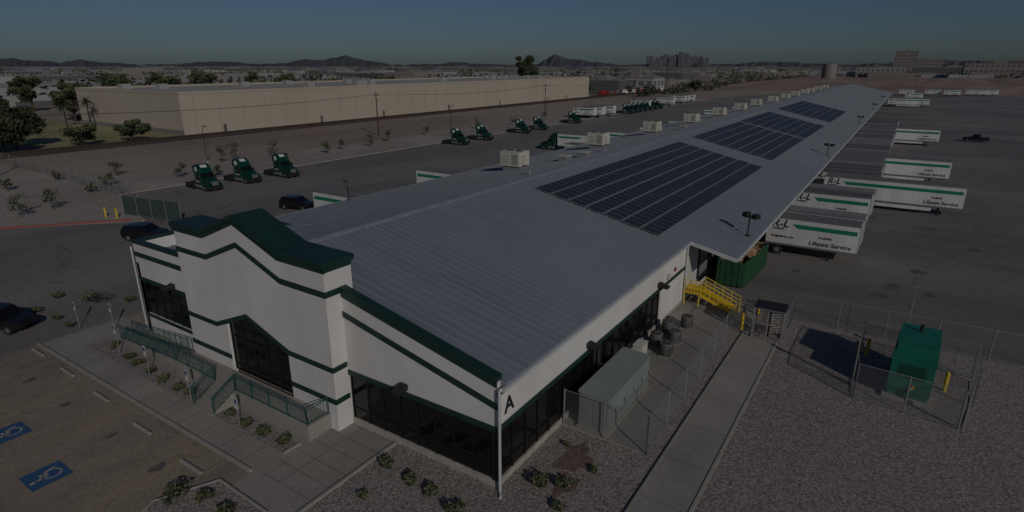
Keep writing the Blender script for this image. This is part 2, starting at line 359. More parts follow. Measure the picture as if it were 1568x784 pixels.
# tower
TL=-23.6
P=[(TL,9.55),(-20.4,9.55),(-17.1,10.85),(-13.4,9.45),(-9.8,9.4)]
P2=[(TL,3.6),(-20.4,3.6),(-17.1,4.9),(-13.4,3.6),(-9.8,3.55)]
TF=-1.0
b.prism(P2+P[::-1],TF,-.72,W)
b.box(TL,-19.3,TF,-.72,0,3.6,W) ;b.box(-13.5,-9.8,TF,-.72,0,3.55,W)
b.prism([(-20.4,3.6),(-19.3,3.6),(-19.3,4.03)],TF+.002,-.722,W)
b.box(-10.08,-9.8,-.72,.8,0,9.4,W);b.box(TL,TL+.28,-.72,.8,0,9.5,W)
b.prism([(TL+.28,5),(TL+.28,9.5)]+P[1:4]+[(-10.08,9.4),(-10.08,5)],.55,.8,W)
b.obj('walls',parent=bld)
# glazing
b=MB()
b.box(-9.7,-.22,.1,.16,.36,3.05,'glass');b.box(-.16,-.1,.22,21.4,.36,3.05,'glass')
b.box(-31.5,-24.6,.1,.16,1.5,4.05,'glass')
b.prism([(-19.3,.9),(-13.5,.9),(-13.5,3.63),(-17.1,4.9),(-19.3,4.04)],-.8,-.74,'glass')
for i in range(9): x=-9.7+i*1.18;b.box(x-.03,x+.03,.04,.1,.36,3.05,'frame')
b.box(-9.7,-.2,.05,.095,1.0,1.05,'frame')
for i in range(19): y=.22+i*1.17;b.box(-.1,-.04,y-.03,y+.03,.36,3.05,'frame')
b.box(-.095,-.05,.2,21.4,1.0,1.05,'frame')
for i in range(7): x=-31.5+i*1.15;b.box(x-.03,x+.03,.04,.1,1.5,4.05,'frame')
b.box(-31.5,-24.6,.05,.095,3.1,3.15,'frame')
for x in (-19.25,-18.1,-17,-15.85,-14.7,-13.55): b.box(x-.035,x+.035,-.86,-.8,.9,3.6+ (1.3*max(0,1-abs(x+17.1)/3.5)),'frame')
b.box(-19.3,-13.5,-.855,-.805,3.2,3.27,'frame');b.box(-19.3,-13.5,-.855,-.805,1.3,1.36,'frame')
b.obj('windows',parent=bld)
# trims
b=MB();G='green'
b.prism([rk(-9.78,.12),rk(.06,.12),rk(.06,.36),rk(-9.78,.36)],-.12,.34,G)
b.prism([rk(-9.78,-.2),rk(.02,-.2),rk(.02,.12),rk(-9.78,.12)],-.06,-.002,G)
b.prism([rk(-9.78,-1.35),rk(.05,-1.35),rk(.05,-1.02),rk(-9.78,-1.02)],-.05,-.002,G)
b.box(-9.78,.06,-.06,-.002,3.05,3.35,G);b.box(.002,.06,-.002,27,3.05,3.33,G)
b.box(.002,.05,-.002,27,4.9,5.15,G)
b.box(-31.86,TL,-.08,.34,6.9,7.1,G);b.box(-31.86,-31.46,.34,9,6.9,7.1,G);b.box(-31.46,-24,8.66,9.06,6.9,7.1,G)
b.box(-31.83,TL,-.05,-.002,5.9,6.25,G);b.box(-31.83,TL,-.05,-.002,4.05,4.35,G);b.box(-31.83,TL,-.05,-.002,1.25,1.5,G)
def band(Q,o0,o1,y0,y1):
    for (xa,za),(xb,zb) in zip(Q[:-1],Q[1:]): b.prism([(xa,za+o0),(xb,zb+o0),(xb,zb+o1),(xa,za+o1)],y0,y1,G)
Pc=[(TL-.15,9.55)]+P[1:4]+[(-9.65,9.4)]
band(Pc,0,.30,TF-.15,.95)
band(Pc,-.26,-.002,TF-.07,TF-.002)
band(P,-1.6,-1.28,TF-.05,TF-.002)
band(P2,-.0,.3,TF-.05,TF-.002)
b.box(TL,-19.3,TF-.05,TF-.002,1.65,1.95,G);b.box(-13.5,-9.8,TF-.05,TF-.002,1.65,1.95,G)
for z0,z1 in ((7.8,8.12),(3.55,3.85),(1.65,1.95)): b.box(-9.798,-9.75,TF-.05,-.06 if z0<3.6 else .0,z0,z1,G)
b.box(-9.798,-9.74,TF-.07,.8,9.14,9.4,G)
for z0 in (7.9,3.6,1.65): b.box(TL-.05,TL-.002,TF-.05,0,z0,z0+.3,G)
b.obj('green_trim',parent=bld)
# dock doors
b=MB();y=31.
while y<END-6:
    b.box(.002,.08,y,y+2.7,1.2,3.9,'dockdoor');b.box(.002,.14,y-.2,y,1.1,4.1,'black');b.box(.002,.14,y+2.7,y+2.9,1.1,4.1,'black');b.box(.002,.3,y,y+2.7,.8,1.15,'black')
    b.box(-31.88,-31.802,y,y+2.7,1.2,3.9,'dockdoor');y+=3.66
b.obj('dock_doors',parent=bld)
b=MB()
for (x,y,ax) in ((-5.6,-.02,0),(.02,9.2,1),(.02,20.8,1),(-27,-.02,0)):
    z=3.55 if x>-20 else 4.45
    if ax==0: b.prism([(y-.05,z),(y-.75,z-.05),(y-.8,z+.12),(y-.05,z+.32)],x-.25,x+.25,'dark','x')
    else: b.prism([(x+.05,z),(x+.75,z-.05),(x+.8,z+.12),(x+.05,z+.32)],y-.25,y+.25,'dark')
b.box(.052,.18,22.6,23.0,3.5,3.9,'hvac');b.box(.052,.12,24.2,24.5,3.7,4.0,'red')
b.obj('wall_lights',parent=bld,bevel=.02)
def text(s,loc,rot,size,k,parent,name='lettering',shear=0,off=.012):
    c=bpy.data.curves.new(name,'FONT');c.body=s;c.size=size;c.extrude=.004;c.shear=shear;c.materials.append(M[k]);c.offset=off*size
    o=bpy.data.objects.new(name,c);bpy.context.collection.objects.link(o);o.location=loc;o.rotation_euler=rot;o.parent=parent;return o
text("A",(.06,.55,3.75),(math.pi/2,0,math.pi/2),1.15,'letter',bld,'dock_letter')
# ---- solar arrays
def array(y0,y1,x0=-13.0,x1=-1.7):
    b=MB();nx=7;px=(x1-x0)/nx;py=1.03;ny=int((y1-y0)/py)
    for i in range(nx):
        xa=x0+i*px+.07;xb=xa+px-.14
        for j in range(ny):
            ya=y0+j*py+.02;yb=ya+py-.04
            o=.16
            def P3(x,y,h): return (x,y,zr(x)+o+h)
            b.add([P3(xa,ya,0),P3(xb,ya,0),P3(xb,yb,0),P3(xa,yb,0),P3(xa,ya,.04),P3(xb,ya,.04),P3(xb,yb,.04),P3(xa,yb,.04)],
              [(0,3,2,1),(0,1,5,4),(1,2,6,5),(2,3,7,6),(3,0,4,7)],'solfr')
            b.poly([P3(xa,ya,.04),P3(xb,ya,.04),P3(xb,yb,.04),P3(xa,yb,.04)],'solar')
            if yb<105:
                for e in ((xa,xa+.03,ya,yb),(xb-.03,xb,ya,yb),(xa+.03,xb-.03,ya,ya+.02),(xa+.03,xb-.03,yb-.02,yb)):
                    b.poly([P3(e[0],e[2],.043),P3(e[1],e[2],.043),P3(e[1],e[3],.043),P3(e[0],e[3],.043)],'solfr')
        for xx in (xa+.3,xb-.3):
            b.prism([(xx-.03,zr(xx-.03)+.055),(xx+.03,zr(xx+.03)+.055),(xx+.03,zr(xx+.03)+.158),(xx-.03,zr(xx-.03)+.158)],y0,y0+ny*py,'galv')
    b.obj('solar_panel_array')
array(25,65,-13.2,-1.6);array(71.5,100.5,-13.4);array(102.5,130,-13.6);array(141,181,-13.8)
# ---- rooftop units
b=MB()
b.box(-1.1,1.1,-.9,.9,-.3,.35,'galv');b.box(-1.3,1.3,-1.1,1.1,.35,1.95,'hvac');b.box(-1.34,1.34,-1.14,1.14,1.95,2.02,'hvac')
for i in range(5): b.box(-1.1,-.1,-1.115,-1.102,.6+i*.22,.7+i*.22,'louver')
for i in range(5): b.box(1.302,1.315,-.8,.4,.6+i*.22,.7+i*.22,'louver')
b.box(.2,1.1,-1.115,-1.102,.55,1.75,'louver');b.cyl((.6,0,2.02),(.6,0,2.12),.4,'fan',14);b.cyl((-.6,0,2.02),(-.6,0,2.12),.4,'fan',14)
b.box(1.3,1.65,-.5,.5,.5,1.1,'hvac')
yy=[39,62,84,105.5,127,148,170,192,214,236,258,280,304,328]
h0=None
for y in yy:
    x=-24.4
    if h0 is None: h0=b.obj('rooftop_hvac_unit',(x,y,zr(x)+.15),0,bevel=.03)
    else: inst(h0,'rooftop_hvac_unit',(x+U(-.4,.4),y,zr(x)+.15))
b=MB();b.cyl((0,0,0),(0,0,.6),.14,'galv',10);b.cyl((0,0,.6),(0,0,.72),.26,'galv',10,.1)
v0=b.obj('roof_vent',(-17.5,31,zr(-17.5)))
for x,y in ((-19,52),(-18,74),(-28,45),(-29,70),(-18,96),(-21,118),(-27,93),(-20,140)): inst(v0,'roof_vent',(x,y,zr(x)))
b=MB();b.box(-.6,.6,-.6,.6,0,.55,'galv');b.box(-.65,.65,-.65,.65,.55,.63,'hvac');r0=b.obj('roof_hatch',(-20.5,44,zr(-20.5)))
for x,y in ((-19.5,47),(-20.3,88)): inst(r0,'roof_hatch',(x,y,zr(x)))
# ---- roof edge floodlights
b=MB();b.cyl((0,0,0),(0,0,1.7),.06,'dark');b.cyl((-.5,0,1.7),(.5,0,1.7),.045,'dark')
for s in (-1,1):
    b.prism([(s*.5-.28,1.62),(s*.5+.28,1.62),(s*.5+.22,2.0),(s*.5-.22,2.0)],-.1,.45,'dark');b.box(s*.5-.2,s*.5+.2,.46,.5,1.68,1.94,'galv')
b.box(-.18,.18,-.18,.18,0,.08,'dark')
f0=b.obj('roof_floodlight',(3.3,33.5,zr(3.3)),-.5)
for x,y in ((3.3,90),(3.3,155),(3.3,215),(3.3,275)): inst(f0,'roof_floodlight',(x,y,zr(x)),-.5)
for x,y in ((-34,22),(-34,79),(-34,136)): inst(f0,'roof_floodlight',(x,y,zr(x)),2.4)
# ---------------------------------------------------------------- trailers
def wheel(b,x,y,r,wd,k='chrome'):
    b.cyl((x,y-wd/2,r),(x,y+wd/2,r),r,'tire',16)
    s=1 if y>0 else -1
    b.cyl((x,y+s*wd/2,r),(x,y+s*(wd/2+.02),r),r*.5,k,12)
def trailer(L,name,rf='trroof'):
    b=MB();h0,h1=1.15,4.0
    b.box(0,L,-1.28,1.28,h0,h1,'trwhite');b.box(.03,L-.03,-1.25,1.25,h1,h1+.03,rf)
    for s in (-1,1):
        b.box(0,L,s*1.285-.02,s*1.285+.02,h1-.12,h1+.05,'chrome');b.box(0,L,s*1.285-.02,s*1.285+.02,h0-.08,h0+.12,'chrome')
        ye=s*1.29
        pr=[(2.9,3.0),(L-.25,3.0),(L-.25,3.42),(2.4,3.42)]
        b.prism(pr,ye-.008,ye+.008,'trgreen')
        x=.6
        while x<L: b.box(x-.012,x+.012,s*1.286-.006,s*1.286+.006,h0+.13,h1-.13,'trwhite');x+=.61
        b.box(L-.02,L+.03,s*1.2-.08,s*1.2+.08,h0,h1,'chrome')
        b.box(L-2.6,L-2.45,s*.85-.07,s*.85+.07,.1,h0,'dark');b.box(L-2.7,L-2.35,s*.85-.15,s*.85+.15,0,.08,'dark')
        b.prism([(3.6,.5),(L-3.4,.5),(L-3.2,1.1),(3.4,1.1)],s*1.15-.01,s*1.15+.01,'trwhite') if L>10 else None
    b.box(-.03,0,-1.2,1.2,h0+.05,h1-.05,'trwhite');b.box(-.05,.05,-1.0,1.0,.5,.62,'chrome')
    for i in range(int(L/.61)): b.box(.3+i*.61,.34+i*.61,-1.22,1.22,h1+.031,h1+.045,rf)
    b.box(.3,L-.4,-.5,-.35,h0-.25,h0-.01,'dark');b.box(.3,L-.4,.35,.5,h0-.25,h0-.01,'dark')
    for x in ([1.2] if L<10 else [1.3,2.6]):
        for s in (-1,1): wheel(b,x,s*1.0,.5,.55)
        b.cyl((x,-.8,.5),(x,.8,.5),.08,'dark')
    b.box(.2,3.2,-.6,.6,.75,.92,'dark')
    return b.obj(name)
pup=trailer(8.5,'pup_trailer');pupb=trailer(8.5,'pup_trailer','trroofb');pupc=trailer(8.5,'pup_trailer','trroofc');lng=trailer(16.4,'box_trailer')
pup.location=(2.8,47.3,0);pupb.location=(2.9,51,0);pupc.location=(2.8,62.8,0);lng.location=(4.8,76.6,0)
def letter(o,L):
    rot=(math.pi/2,0,0);y=-1.302
    text("R-L",(.4,y,3.0),rot,1.15,'letter',o,shear=.25,off=.012)
    text("CARRIERS",(.5,y,2.72),rot,.26,'letter',o)
    text("Liftgate Service",(L-4.4,y,1.5),rot,.62,'letter',o,shear=.2)
    text("Available",(L-3.6,y,2.25),rot,.34,'letter',o,shear=.2)
    text("freightlines.com",(.5,y,1.9),rot,.34,'letter',o)
letter(pup,8.5);letter(lng,16.4);letter(pupc,8.5)
for y in (66.5,80.5,84,87.5,91,94.6,98,105.4,109,112.6,116.2,120,123.6,127,130.6,134.2,138,141.6,145,149,153,156.5,165,169,173,177,181):
    inst(random.choice((pup,pupb,pupc,pupc)),'pup_trailer',(2.9+U(-.2,.2),y,0),U(-.008,.008))
for y in (101.7,160.5,324,331): inst(lng,'box_trailer',(4.2,y,0),0)
for x,y,a in ((6,452,0),(20,458,0),(30,456,0),(42,470,0),(50,470,.1),(10,395,0)): inst(pup,'pup_trailer',(x,y,0),a)
for y,o in ((29.4,lng),(48.5,lng),(113.5,lng),(66,pup),(69.6,pup),(88,pup),(128,pup),(150,pup),(154,pup),(175,pup),(200,lng),(222,pup)):
    inst(o,'docked_trailer',((-31.2 if o is lng else -34.9),y,0),math.pi)
for y in (186,190,194,200,240,250,272,276,290,298,305): inst(pup,'pup_trailer',(-92+U(-1,1),y,0),U(-.03,.03))
# ---------------------------------------------------------------- tractors
b=MB();g='tkgreen'
for s in (-1,1): b.box(-3.5,2.9,s*.42-.06,s*.42+.06,.72,.98,'dark')
hood=[(1.3,.95),(3.25,.95),(3.35,1.3),(3.25,1.65),(2.4,1.9),(1.3,2.05)]
b.prism(hood,-.8,.8,g);b.prism([(1.5,.75),(3.3,.55),(3.42,1.0),(2.9,1.3),(1.5,1.25)],-1.15,-.8,g);b.prism([(1.5,.75),(3.3,.55),(3.42,1.0),(2.9,1.3),(1.5,1.25)],.8,1.15,g)
b.box(3.3,3.5,-1.15,1.15,.4,.8,'dark');b.box(3.34,3.4,-.5,.5,.95,1.6,'chrome')
b.prism([(-.5,.95),(1.35,.95),(1.35,2.05),(1.0,2.75),(-.5,2.75)],-1.12,1.12,g)
b.prism([(1.36,2.1),(1.40,2.1),(1.06,2.7),(1.02,2.7)],-.98,.98,'glass')
for s in (-1,1):
    b.prism([(.3,1.95),(1.15,1.95),(.9,2.6),(.3,2.6)],s*1.125-.008,s*1.125+.008,'glass')
    b.box(1.1,1.3,s*1.35-.08,s*1.35+.08,1.7,2.4,'dark')
    b.cyl((-.6,s*.92,.62),(1.2,s*.92,.62),.33,'chrome',14)
    b.cyl((-.75,s*.95,1.0),(-.75,s*.95,3.4),.07,'chrome',8)
    b.prism([(-.5,2.75),(-1.0,2.75),(-1.0,3.7),(-.5,3.9)],s*1.05-.03,s*1.05+.03,g)
    wheel(b,2.25,s*1.0,.52,.3)
    for x in (-1.75,-3.0): wheel(b,x,s*.95,.52,.55,'dark')
    b.box(-3.75,-3.7,s*.95-.3,s*.95+.3,.2,.9,'tire')
b.prism([(1.0,2.76),(-.5,2.76),(-.5,4.0),(-.1,3.95),(.55,3.5)],-1.05,1.05,g)
b.cyl((-.05,-1.052,3.3),(-.05,-1.07,3.3),.40,'trwhite',14);b.prism([(.12,3.88),(.14,3.90),(.60,3.52),(.58,3.50)],-.5,.5,'trwhite')
b.box(-.35,.9,-1.135,-1.121,1.35,1.5,'trwhite')
b.box(-.9,-.52,-1.0,1.0,.95,2.6,g)
b.cyl((-2.3,0,.98),(-2.3,0,1.12),.45,'dark',14);b.box(-3.6,-1.2,-.42,.42,.9,.97,'dark')
t0=b.obj('semi_tractor',(-79.5,32.2,0),-.05,bevel=.04)
for x,y,a in ((-80,39.3,.03),(-79,46.3,-.02),(-80.6,98.5,0),(-81,109.5,.05),(-81.5,129.5,0),(-81.8,140,.02),(-83,165,0),(-84,214,0),(-84,219,0),(-84,224,0),(-84,230,0),(-84,236,0),(-84,242,0),(-84,249,0),(35,470,0)): inst(t0,'semi_tractor',(x,y,0),a)
inst(pup,'pup_trailer',(-45.2,103.5,0),math.pi)
inst(t0,'semi_tractor',(-55.2,103.5,0),math.pi)
# ---------------------------------------------------------------- cars
def car(name,loc,rz,kind='suv'):
    b=MB()
    if kind=='pickup':
        st=[(-2.8,.95,.55,1.15,1.18,.93),(-2.7,1.0,.42,1.15,1.2,.97),(-.9,1.0,.38,1.15,1.2,.97),(-.85,1.0,.38,1.18,1.9,.8),(.5,1.0,.38,1.18,1.92,.8),(1.25,1.0,.38,1.15,1.22,.9),(2.5,.97,.42,1.05,1.12,.88),(2.8,.85,.55,.9,.95,.75)]
    else:
        st=[(-2.35,.86,.6,1.05,1.1,.8),(-2.25,.95,.42,1.1,1.3,.8),(-1.85,.96,.36,1.12,1.76,.76),(-.4,.97,.34,1.12,1.82,.78),(.5,.97,.34,1.1,1.76,.76),(1.2,.96,.36,1.05,1.13,.86),(2.1,.93,.42,.92,1.0,.82),(2.4,.8,.55,.75,.8,.7)]
    rings=[]
    for x,wd,zb,zt,zr_,wr in st:
        rings.append([(x,-wd*.92,zb),(x,-wd,zb+.25),(x,-wd*.98,zt),(x,-wr,zr_),(x,wr,zr_),(x,wd*.98,zt),(x,wd,zb+.25),(x,wd*.92,zb)])
    n=8
    for i in range(len(rings)-1):
        vs=rings[i]+rings[i+1]
        for j in range(n):
            k='black'
            cab=st[i][4]>1.5 and st[i+1][4]>1.5
            tr=(st[i][4]>1.5)!=(st[i+1][4]>1.5)
            if j in (2,4) and (cab or tr): k='glass'
            if j==3 and tr: k='glass'
            b.add(vs,[(j,(j+1)%n,n+(j+1)%n,n+j)],k)
    b.poly(rings[0],'black');b.poly(rings[-1],'black')
    xf,xr=(1.45,-1.45) if kind!='pickup' else (1.75,-1.75)
    for x in (xf,xr):
        for s in (-1,1): wheel(b,x,s*.86,.38,.26)
    for s in (-1,1):
        b.box(2.3,2.37,s*.6-.15,s*.6+.15,.68,.8,'chrome');b.box(-2.36,-2.3,s*.7-.1,s*.7+.1,.85,1.05,'red') if kind!='pickup' else None
        b.box(.75,.95,s*1.05-.1,s*1.05+.1,1.1,1.25,'black')
    for x in (-1.05,.05):
        for s in (-1,1):
            b.prism([(x-.05,1.12),(x+.05,1.12),(x+.05,1.78),(x-.05,1.78)],s*.90-.02,s*.90+.02,'black') if kind!='pickup' else None
    return b.obj(name,loc,rz,bevel=.05)
car('parked_suv',(-57.5,12.3,0),.55);car('parked_suv',(-41.3,-6.0,0),.45);car('parked_suv',(-55.4,31.4,0),.3);car('pickup_truck',(29,177,0),math.pi,'pickup')
car('parked_car',(-236,76,0),0);car('parked_car',(-234,80,0),0)
# ---------------------------------------------------------------- equipment yard
b=MB();L=7.6;Wd=2.35;H=2.3
b.box(-Wd/2,Wd/2,0,L,.15,.25,'dump')
for s in (-1,1):
    b.box(s*Wd/2-.04,s*Wd/2+.04,0,L,.15,H,'dump');b.box(s*Wd/2-.09,s*Wd/2+.09,0,L,H,H+.14,'dump')
    for i in range(11): y=.15+i*.73;b.box(s*(Wd/2+.04)-.05,s*(Wd/2+.04)+.05,y-.06,y+.06,.15,H,'dump')
for y in (0,L): b.box(-Wd/2,Wd/2,y-.04,y+.04,.15,H,'dump');b.box(-Wd/2,Wd/2,y-.08,y+.08,H,H+.14,'dump')
for x in (-.8,-.27,.27,.8): b.box(x-.05,x+.05,-.1,-.042,.2,H,'dump')
for z in (.7,1.3,1.9): b.box(-Wd/2,Wd/2,-.12,-.042,z,z+.08,'dump')
for i in range(40):
    x,y=U(-.9,.9),U(.5,L-.5);s=U(.25,.6);c=Vector((x,y,U(2.0,3.0)));a=Vector((U(-1,1),U(-1,1),U(-.4,.4))).normalized()*s;e=a.orthogonal().normalized()*s*.8;n=a.cross(e).normalized()*.05
    b.add([c-a-e,c+a-e,c+a+e,c-a+e,c-a-e+n,c+a-e+n,c+a+e+n,c-a+e+n],[(0,3,2,1),(4,5,6,7),(0,1,5,4),(1,2,6,5),(2,3,7,6),(3,0,4,7)],'card')
for i in range(10):
    c=(U(-.7,.7),U(1,L-1),2.0);s=U(.3,.45);b.box(c[0]-s,c[0]+s,c[1]-s,c[1]+s,1.7,2.4+U(0,.5),'card')
b.obj('open_top_dumpster',(2.3,33.3,0),-.06)
# stairs
b=MB();Y='yellow'
b.box(.05,1.5,26.9,29.0,1.12,1.2,Y)
for p in ((.2,27),(1.4,27),(.2,28.9),(1.4,28.9)): b.box(p[0]-.04,p[0]+.04,p[1]-.04,p[1]+.04,.06,1.12,Y)
n=7
for i in range(n):
    x=1.5+i*.42;z=1.2-(i+1)*1.14/n;b.box(x,x+.4,27.0,28.3,z,z+.05,Y)
for y in (26.97,28.33):
    b.prism([(1.5,1.2),(4.5,.08),(4.2,.0),(1.5,.95)],y-.03,y+.03,Y)
    for i in range(5):
        x=1.5+i*.72;z=1.2-i*.72*.38;b.cyl((x,y,z),(x,y,z+1.05),.035,Y,6)
    for h in (1.05,.7,.38): b.cyl((1.5,y,1.2+h),(4.4,y,.1+h),.035,Y,6)
for h in (1.05,.7,.35):
    b.cyl((.1,26.95,1.2+h),(1.5,26.95,1.2+h),.035,Y,6)
for i in range(6): b.cyl((.2+i*.26,26.95,1.2),(.2+i*.26,26.95,2.25),.025,Y,6)
b.obj('yellow_dock_stairs')
def boll(x,y,h=1.15):
    b=MB();b.cyl((0,0,0),(0,0,h-.06),.11,'yellow',12);b.cyl((0,0,h-.06),(0,0,h),.11,'yellow',12,.05);b.obj('yellow_bollard',(x,y,0))
for x,y in ((5.3,25.4),(5.4,24.6),(5.9,28.0),(13.6,24.9),(17.9,22.2),(-70.9,15.2),(-72.6,14.6)): boll(x,y,1.3)
def ac(x,y):
    b=MB();b.box(-.42,.42,-.42,.42,0,.08,'conc');b.cyl((0,0,.08),(0,0,.92),.42,'acg',20);b.cyl((0,0,.92),(0,0,.98),.45,'acg',20);b.cyl((0,0,.98),(0,0,1.0),.33,'dark',16)
    for i in range(20):
        t=i*math.pi/10;b.box(.43*math.cos(t)-.012,.43*math.cos(t)+.012,.43*math.sin(t)-.012,.43*math.sin(t)+.012,.12,.9,'fan')
    for i in range(4): b.cyl((.0,0,1.01),(.4*math.cos(i*1.57),.4*math.sin(i*1.57),1.0),.015,'galv',5)
    b.obj('air_conditioner_condenser',(x,y,.07))
for x,y in ((1.9,22.4),(1.95,19.4),(2.1,17.2),(1.0,20.8),(1.0,18.3)): ac(x,y)
b=MB();b.box(-.95,.95,-3.1,3.1,-.03,.12,'conc')
for i,(y0,y1,h) in enumerate(((-3,-1.9,2.15),(-1.88,-.6,2.15),(-.58,.7,2.15),(.72,1.9,2.15),(1.92,3,2.15))):
    b.box(-.85,.85,y0,y1,.12,h,'swg');b.box(.852,.87,y0+.06,y1-.06,.25,h-.1,'swg');b.box(.871,.9,y1-.2,y1-.14,1.0,1.25,'dark')
b.prism([(-.9,2.16),(.95,2.16),(.95,2.22),(-.9,2.30)],-3.05,3.05,'swg')
b.box(-.7,-.1,-3.02,-3.002,.3,2.0,'swg');b.box(.0,.7,-3.02,-3.002,.3,2.0,'swg')
b.obj('electrical_switchgear',(1.75,9.5,.07),0,bevel=.015)
b=MB();b.box(-.3,.3,-.5,.5,.0,1.9,'hvac');b.box(.302,.32,-.4,.4,.2,1.7,'hvac');b.box(-.34,.34,-.54,.54,1.9,1.95,'hvac');b.obj('electrical_panel_cabinet',(1.3,14.3,.07),bevel=.015)
# turnstile
b=MB()
for x in (-1,-.05,1):
    for y in (-.75,.75): b.box(x-.05,x+.05,y-.05,y+.05,0,2.35,'galv')
for z in (.1,1.2,2.3):
    for y in (-.75,.75): b.box(-1,1,y-.03,y+.03,z-.03,z+.03,'galv')
    for x in (-1,1): b.box(x-.03,x+.03,-.75,.75,z-.03,z+.03,'galv')
for i in range(11): b.cyl((-1+i*.19,.75,0),(-1+i*.19,.75,2.3),.015,'galv',5);
for i in range(8): b.cyl((1,-.75+i*.2,0),(1,-.75+i*.2,2.3),.015,'galv',5)
for i in range(8): b.cyl((-1,-.75+i*.2,0),(-1,-.75+i*.2,2.3),.015,'galv',5)
b.cyl((0,0,0),(0,0,2.35),.07,'dark',10)
for z in range(10):
    for k in range(3):
        t=k*2.094+.4;b.cyl((0,0,.3+z*.2),(.7*math.cos(t),.7*math.sin(t),.3+z*.2),.018,'galv',5)
b.box(-1.05,1.05,-.8,.8,2.35,2.42,'dark')
b.obj('full_height_turnstile',(7.3,24.3,0.06),.05)
# generator / cabinet
b=MB();b.box(-1.25,1.25,-2.5,2.5,0,.2,'conc');b.box(-1.0,1.0,-2.2,2.2,.2,.55,'gen')
b.box(-1.08,1.08,-2.3,2.3,.55,2.55,'gen');b.box(-1.0,1.0,-.9,2.2,2.55,3.15,'gen');b.box(-1.12,1.12,-2.34,2.34,2.5,2.56,'gen')
b.box(-1.04,1.04,-.94,2.24,3.15,3.21,'gen')
for y in (-1.5,-.75,0,.75,1.5):
    for s in (-1,1): b.box(s*1.09-.012,s*1.09+.012,y-.34,y+.34,.75,2.35,'gen')
for i in range(9): b.box(-.7,.7,-2.33,-2.302,1.5+i*.1,1.55+i*.1,'green')
for i in range(8): b.box(-1.115,-1.10,-1.8,-1.2,.9+i*.15,.95+i*.15,'green')
b.cyl((0,1.2,3.21),(0,1.2,3.7),.1,'dark',10)
for k,c,(dx,dz) in ((0,'blue',(-1,0)),(1,'red',(0,1)),(2,'yellow',(1,0)),(3,'trwhite',(0,-1))):
    cx,cz=.1+dx*.12,1.0+dz*.12
    b.poly([(cx-.11,-2.345,cz),(cx,-2.345,cz-.11),(cx+.11,-2.345,cz),(cx,-2.345,cz+.11)],c)
b.obj('generator_cabinet',(16.1,21.8,0),-.07,bevel=.025)
# chain-link fences
def fence(name,pts,h=2.2,post=3.0,slat=None,z=0):
    b=MB()
    for p,q in zip(pts[:-1],pts[1:]):
        p=Vector((*p,z));q=Vector((*q,z));L=(q-p).length;n=max(1,round(L/post));d=(q-p)/n
        for i in range(n+1): c=p+d*i;b.cyl(c,c+Vector((0,0,h+.05)),.038 if 0<i<n else .05,'galv',6)
        for hh in (h,.08): b.cyl(p+Vector((0,0,hh)),q+Vector((0,0,hh)),.022,'galv',5)
        fi=len(b.f);b.poly([p+Vector((0,0,.08)),q+Vector((0,0,.08)),q+Vector((0,0,h)),p+Vector((0,0,h))],slat or 'chain')
        b.uv[fi]=[(0,0),(L,0),(L,h),(0,h)]
    return b.obj(name)
fence('chain_link_fence',[(0.1,6.3),(4.95,6.2),(4.95,24.5),(6.2,24.6)])
fence('chain_link_fence',[(8.4,24.6),(8.4,28.6),(60,28.9)])
fence('chain_link_fence',[(13.1,20.0),(13.3,18.2),(18.4,17.8)],2.3)
fence('chain_link_gate',[(18.6,17.8),(19.2,20.9),(19.4,24.4)],2.4)
fence('chain_link_fence',[(13.1,20),(13.2,25.2),(19.4,25)],2.3)
fence('chain_link_fence',[(-150,24),(-122,24),(-86,22.5),(-73,19)],2.2,4)
fence('screened_gate',[(-72,16.6),(-61.5,18.6)],2.6,2.6,'screen')
def lamp(name,x,y,h,arms=(0,),dark=True):
    b=MB();b.cyl((0,0,0),(0,0,.6),.28,'conc',12);b.cyl((0,0,.6),(0,0,h),.09,'dark',8,.06)
    for a in arms:
        c,s=math.cos(a),math.sin(a);b.cyl((0,0,h-.15),(c*.7,s*.7,h-.1),.04,'dark',6)
        p=Vector((c,s,0));n=Vector((-s,c,0))
        q=[p*.55-n*.2,p*1.25-n*.2,p*1.25+n*.2,p*.55+n*.2]
        b.prism([(v.x,v.y) for v in q],h-.15,h+.02,'dark','z')
    b.obj(name,(x,y,0))
lamp('street_lamp',-104,47,7.5,(0,));lamp('street_lamp',-96.5,116,8,(0,));lamp('street_lamp',-93,165,8,(0,));lamp('street_lamp',-95,205,8,(0,))
lamp('street_lamp',60,330,11,(0,3.14));lamp('street_lamp',14,400,11,(0,3.14))
b=MB();b.cyl((0,0,0),(0,0,3.2),.045,'galv',8);b.box(-.25,.25,-.02,.02,2.4,3.0,'dark');b.obj('sign_post',(13.1,19.8,0))
b=MB();b.cyl((0,0,0),(0,0,4.2),.035,'galv',8);b.cyl((0,0,4.2),(0,0,5),.012,'galv',6);b.box(-.12,.12,-.1,.1,1.2,1.7,'galv');b.obj('antenna_mast',(15.6,26.4,0))
for x,y in ((-29.7,-3.1),(-24.6,-3.6),(-19.4,-3.8),(-14.2,-4.0),(-36.6,-2.8),(-34,-1.5)):
    b=MB();b.cyl((0,0,0),(0,0,2.2),.03,'galv',6);b.box(-.11,.11,-.05,-.035,1.8,2.08,'blue');b.box(-.15,.15,-.034,-.028,1.7,2.17,'trwhite');b.box(-.14,.14,-.052,-.036,1.5,1.65,'trwhite');b.obj('parking_sign',(x,y,0))
